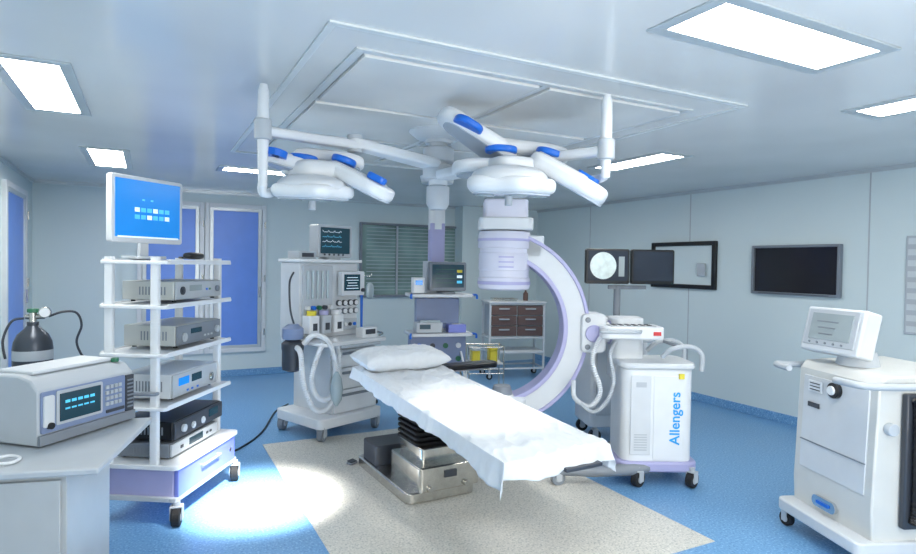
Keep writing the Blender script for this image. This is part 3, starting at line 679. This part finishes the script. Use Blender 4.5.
slamp('right surgical light with large raised petal and blue caps above table',(RP.x,RP.y),2.36,2.66,2.20,
  [(PD(440,112,3.60),PD(512,162,3.72),.26,.34,.15),(PD(532,158,3.6),PD(605,199,3.45),.28,.34,.17),(PD(474,146,3.85),PD(568,158,3.85),.34,.36,.14),(PD(452,168,3.66),PD(530,170,3.7),.30,.36,.13)],
  (PD(462,184,3.44),PD(556,187,3.42),.54,.54,.20),
  [(PD(455,117,3.48),PD(481,133,3.53),.16),(PD(485,149,3.60),PD(517,151,3.60),.17),(PD(536,150,3.62),PD(563,158,3.62),.17),(PD(578,172,3.44),PD(598,184,3.39),.07)],
  [PD(601,178,3.42),PD(585,180,3.5),PD(560,172,3.55)],PD(512,168,3.58))
# ------------------------------------------------------------------ C-arm
KA=-YAW; p=PD(504,266,5.0); KX,KY=p.x,p.y
e=thing('c_arm_machine','white mobile C-arm X-ray machine with lavender trim beside the table','x-ray machine',(KX,KY,0),KA)
def lx(px,d=5.0): return (px-504)/FP*d
ccx,ccz=lx(491),1.19
def arc(r0,r1,y0,y1,a0,a1,n=56):
    bm=bmesh.new(); rings=[]
    for i in range(n+1):
        a=R(a0+(a1-a0)*i/n); c,s_=math.cos(a),math.sin(a)
        rings.append([bm.verts.new((ccx+r*c,y,ccz+r*s_)) for r,y in ((r0,y0),(r1,y0),(r1,y1),(r0,y1))])
    for A_,B_ in zip(rings,rings[1:]):
        for k in range(4): bm.faces.new((A_[k],A_[(k+1)%4],B_[(k+1)%4],B_[k]))
    bm.faces.new(rings[0][::-1]); bm.faces.new(rings[-1]); m_=MB(); m_.bm.free(); m_.bm=bm; return m_
arc(.61,.80,-.10,.10,-84,74).build('c_arm','off',e,bev=.012)
arc(.595,.632,-.112,.112,-81,71).build('arm_track','lav',e,bev=.006,label='lilac grey inner rail of the arc')
arc(.780,.810,-.112,.112,-81,71).build('arm_rail','lav',e,bev=.006,label='lilac grey outer rail of the arc')
ix=0
MB().lathe([(.18,1.50),(.205,1.51),(.215,1.53),(.215,1.60),(.205,1.605),(.205,1.66),(.212,1.665),(.212,1.80),(.205,1.805),(.205,1.84),(.218,1.845),(.218,1.95),(.205,1.98)],(ix,0,0),48).build('image_intensifier','plav',e)
MB().lathe([(.216,1.545),(.220,1.547),(.220,1.57),(.216,1.572)],(ix,0,0),40).build('lower_band','lav',e)
MB().lathe([(.219,1.90),(.223,1.902),(.223,1.92),(.219,1.922)],(ix,0,0),40).build('upper_band','lav',e)
for k in range(3): MB().box(0,-.213,1.69+.04*k,.12,.006,.012).build('rib','lav',e)
MB().rbox(ix,0,2.04,.44,.40,.10,.05).build('detector_collar','off',e,bev=.012)
MB().rbox(ix,0,2.16,.36,.33,.16,.04).build('detector_housing','plav',e,bev=.015)
MB().rbox(ix+.20,0,1.86,.24,.20,.18,.03).build('detector_mount','off',e,bev=.01)
MB().rbox(-.02,0,.50,.42,.30,.26,.05).build('xray_tube','off',e,bev=.02); MB().cyl((0,0,.63),(0,0,.70),.09,.07).build('collimator','grey',e)
MB().rbox(.73,0,1.16,.20,.27,.32,.04,'y').build('carriage','off',e,bev=.012)
MB().cyl((.73,-.15,1.16),(.73,-.13,1.16),.07).build('carriage_hub','lav',e,bev=.005)
for zz in (1.05,1.27): MB().cyl((.68,-.145,zz),(.68,-.12,zz),.022).build('carriage_knob','grey',e,bev=.003)
MB().cyl((.80,0,1.16),(1.05,0,1.16),.085).build('cross_arm','white',e,bev=.01)
MB().cyl((.88,0,1.16),(.91,0,1.16),.10).build('arm_collar','lav',e,bev=.005)
BX,BYY=1.20,-.12
MB().rbox(1.02,0,1.04,.26,.26,.50,.07).build('column','off',e,bev=.012)
b=MB(); b.rbox(BX,BYY,.545,.56,.44,.75,.09); b.build('body','white',e,bev=.025,seg=4)
MB().rbox(BX,BYY,.935,.60,.48,.05,.10).build('body_top','off',e,bev=.015,seg=3)
MB().box(BX-.14,BYY-.222,.55,.16,.010,.62).build('front_panel','off',e,bev=.004)
MB().box(BX+.08,BYY-.221,.53,.24,.008,.66).build('front_stripe','white',e,bev=.003)
lettering('Allengers',.110,'text',e,Matrix.Translation((BX+.13,BYY-.227,.53))@Matrix.Rotation(R(-90),4,'Y')@Matrix.Rotation(R(90),4,'X'))
v=MB()
for k in range(7): v.box(BX-.14,BYY-.228,.28+.02*k,.10,.006,.008)
v.build('vent','lg',e)
MB().box(BX-.14,BYY-.228,.79,.08,.004,.04).build('rating_plate','lg',e)
MB().rbox(1.02,-.12,1.18,.50,.30,.10,.06).build('control_console','white',e,bev=.015,seg=3)
c_=MB().box(1.02,-.16,1.233,.36,.18,.008).build('key_panel','lg',e,bev=.002)
f=MB()
for i in range(6):
    for j in range(3): f.box(.88+.055*i,-.21+.045*j,1.239,.03,.022,.006)
f.build('key','dg',c_)
MB().box(1.20,-.272,1.18,.06,.006,.03).build('warning_label','red',e)
MB().box(BX+.17,BYY-.232,.86,.04,.016,.04).build('caution_label','yellow',e)
for yy in (-.33,.05):
    MB().tube([(1.24,yy+.05,1.0),(1.30,yy,1.07),(1.44,yy,1.09),(1.53,yy,1.03),(1.53,yy,.90)],.019,sm=6).build('steering_handle','lg',e)
MB().tube([(1.36,-.33,1.085),(1.36,.05,1.085)],.013).build('handle_bar','grey',e)
MB().tube([(.80,-.28,1.2),(.74,-.34,1.2),(.78,-.38,1.2),(1.0,-.38,1.2),(1.06,-.30,1.2)],.014,sm=6).build('front_handle','lg',e)
b=MB(); b.rbox(BX,BYY,.15,.64,.50,.08,.10); b.build('chassis','lav',e,bev=.015)
for yy in (-.36,.22):
    b=MB(); b.tube([(1.25,yy*.8,.15),(1.0,yy,.13),(.7,yy,.11),(.42,yy,.11)],[.05,.048,.042,.035],seg=12,sm=0); b.build('outrigger_leg','grey',e)
    caster(e,.42,yy,.055,R(15),wm='grey')
for x in (BX-.16,BX+.26):
    for y in (BYY-.25,BYY+.25): caster(e,x,y,.062,R(40),wm='rubber')
corr([(.86,-.1,1.14),(.76,-.2,1.12),(.70,-.24,.95),(.76,-.26,.72),(.68,-.27,.60),(.56,-.26,.66),(.55,-.25,.80)],.019,e,'cable_loop','off')
corr([(.9,-.16,1.1),(.84,-.24,1.0),(.86,-.28,.8),(.80,-.3,.64),(.70,-.3,.56),(.6,-.28,.62)],.015,e,'cable_loop','lg')
# ------------------------------------------------------------------ workstation with dual monitors
p=PD(622,266,6.0); WX,WY=p.x,p.y; WA=-YAW+R(6)
e=thing('monitor_cart','white imaging workstation cart behind the C-arm machine','cart',(WX,WY,0),WA)
MB().rbox(-.08,.05,.60,.58,.5,.90,.04).build('body','off',e,bev=.01)
MB().rbox(-.08,.02,1.08,.66,.62,.06,.05).build('top_tray','white',e,bev=.01)
MB().rbox(-.05,.12,1.15,.5,.3,.09,.04).build('recorder_deck','off',e,bev=.01)
MB().box(-.08,-.21,.62,.46,.015,.7).build('front_panel','lg',e,bev=.004)
MB().rbox(-.10,-.38,1.02,.48,.18,.025,.02).build('keyboard_shelf','lg',e,bev=.005)
MB().box(-.10,-.28,1.0,.2,.2,.03).build('shelf_bracket','grey',e)
MB().cyl((.0,.12,1.19),(.0,.12,1.52),.035).build('column','grey',e)
MB().box(.1,.11,1.50,.40,.03,.04).build('monitor_bracket','grey',e,bev=.004)
for x in (-.3,.16):
    for y in (-.15,.25): caster(e,x,y,.06,0)
def ww(x,y): return (WX+x*math.cos(WA)-y*math.sin(WA),WY+x*math.sin(WA)+y*math.cos(WA))
x,y=ww(-.14,.04); e,zc=monitor('imaging_monitor','left monitor of the pair, showing a round X-ray image',(x,y,1.535),WA,.45,.35,'black','scrdim',base=False,stem=0,fr=.022)
MB().cyl((-.05,-.0275,zc+.006),(-.05,-.031,zc+.006),.135,seg=48).build('xray_image','disc',e)
MB().box(.14,-.029,zc,.06,.003,.2).build('side_readout','scrgrey',e)
MB().rbox(0,.05,zc,.18,.07,.16,.02).build('mount','dg',e)
x,y=ww(.33,.04); e,zc=monitor('imaging_monitor','right monitor of the pair, with a dim dark image',(x,y,1.535),WA,.45,.35,'black','scrdim',base=False,stem=0,fr=.022)
MB().rbox(0,.05,zc,.18,.07,.16,.02).build('mount','dg',e); MB().box(.2,-.027,zc-.162,.006,.003,.006).build('power_light','green',e)
e=thing('keyboard','pale keyboard lying on the workstation shelf','keyboard',(*ww(-.10,-.385),1.035),WA); MB().rbox(0,0,.010,.42,.13,.016,.01).build('case','white',e,bev=.003); f=MB()
for i in range(12):
    for j in range(4): f.box(-.175+.032*i,-.045+.03*j,.020,.024,.022,.006)
f.build('key','lg',e)
# ------------------------------------------------------------------ right-hand machine
MA=R(-111)
MX,MY=3.74,2.20
e=thing('laser_machine','grey beige wheeled treatment console with raised screen at the right','medical console',(MX,MY,0),MA)
pr=[(0,.15),(-.01,.34),(.02,1.06),(.06,1.11),(.62,1.13),(.66,1.09),(.66,.15)]
W=.66
mm=Matrix(((0,0,1,-W/2),(1,0,0,0),(0,1,0,0),(0,0,0,1)))
b=MB(); b.prism(pr,W,mm); b.build('body','beige',e,bev=.010)
b=MB(); b.rbox(-.0,.26,.145,.72,.74,.075,.05); b.build('base','off',e,bev=.010)
for x in (-.31,.31):
    for y in (-.06,.56): caster(e,x,y,.048,R(10))
b=MB(); b.box(0,.004,.72,.54,.012,.60,rx=R(-2)); b.build('front_panel','off',e,bev=.003)
MB().box(.0,-.008,.60,.54,.01,.006).build('panel_seam','grey',e)
b=MB(); b.cyl((.02,.018,.97),(.02,-.024,.97),.048); k_=b.build('emergency_knob','black',e,bev=.004); MB().cyl((.02,-.024,.97),(.02,-.039,.97),.028).build('cap','white',k_,bev=.003)
MB().box(-.15,-.004,.96,.12,.006,.07).build('label_plate','white',e)
f=MB()
for k in range(3): f.box(-.15,-.008,.94+.02*k,.09,.003,.006)
f.build('label_print','dg',e)
MB().box(-.16,-.006,.84,.10,.006,.03).build('name_plate','dg',e)
f=MB(); f.rbox(-.02,-.022,.255,.20,.02,.07,.034,'y'); f.build('oval_badge','chrome',e)
f=MB(); f.rbox(-.02,-.034,.255,.11,.01,.02,.009,'y'); f.build('badge_mark','blue',e)
for s_ in (-1,1):
    h=MB(); h.tube([(s_*.34,.34,1.05),(s_*.385,.24,1.06),(s_*.385,-.02,1.065),(s_*.36,-.13,1.07),(s_*.20,-.15,1.07)],.020,seg=12,sm=6); h.build('handle','lg',e)
MB().cyl((-.05,.2,1.115),(-.05,.2,1.20),.12,.10).build('neck','lg',e)
tl=Matrix.Translation((-.11,.12,1.31))@Matrix.Rotation(R(8),4,'Z')@Matrix.Rotation(R(-14),4,'X')
d=MB().box(0,0,0,.43,.13,.29).build('display_head','off',e,bev=.014,xf=tl)
MB().box(-.005,-.066,.012,.37,.008,.235).build('bezel','lg',d,xf=tl,bev=.003)
MB().box(-.005,-.071,.018,.30,.008,.17).build('screen','scrgrey',d,xf=tl)
for k in range(3): MB().box(-.03,-.0765,.05-.04*k,.16-.03*k,.003,.006).build('readout','grey',d,xf=tl)
for k in range(5): MB().cyl((-.14+.06*k,-.069,-.088),(-.14+.06*k,-.076,-.088),.007).build('button','grey',d,xf=tl)
for k in range(6):
    hy=.20+.055*k
    PP=spl([Vector(q) for q in [(.36,hy,.98),(.40,hy,.95),(.405,hy,.7),(.405,hy,.4),(.385,hy,.30)]],14)
    MB().tube(PP,[.026*(1+.12*(1 if i%2 else -1)) for i in range(len(PP))],seg=10).build('ribbed_hose','black',e)
MB().box(.355,.34,.64,.04,.38,.76).build('hose_holster','dg',e,bev=.01)
MB().cyl((.33,.08,.82),(.37,.08,.82),.035).build('side_connector','lg',e,bev=.004)
# ------------------------------------------------------------------ lights
def spot(loc,tgt,pw_,ang,rad,name):
    l=bpy.data.lights.new(name,'SPOT'); l.energy=pw_; l.spot_size=R(ang); l.spot_blend=1.0; l.shadow_soft_size=rad; l.color=(1,.98,.94)
    o=bpy.data.objects.new(name,l); C.objects.link(o); o.location=loc
    o.rotation_euler=(Vector(tgt)-Vector(loc)).to_track_quat('-Z','Y').to_euler(); return o
spot(PD(311,214,3.5)-Vector((0,0,.06)),PZ(258,500,0),1900,36,.12,'left_lamp_light')
spot(PD(507,214,3.42)-Vector((0,0,.08)),(2.0,3.5,.75),110,56,.12,'right_lamp_light')
l=bpy.data.lights.new('ceiling_fill_light','AREA'); l.shape='RECTANGLE'; l.size=2.5; l.size_y=1.2; l.energy=115; l.color=(1,.96,.90)  # unseen fill light added behind the camera to brighten the ceiling
o=bpy.data.objects.new('ceiling_fill_light',l); C.objects.link(o); o.location=(1.6,-1.2,1.4)
o.rotation_euler=(Vector((2.6,3.5,2.9))-Vector(o.location)).to_track_quat('-Z','Y').to_euler()
wd=bpy.data.worlds.new('world'); S.world=wd; wd.use_nodes=True
wd.node_tree.nodes['Background'].inputs[0].default_value=(.6,.7,.8,1); wd.node_tree.nodes['Background'].inputs[1].default_value=.4
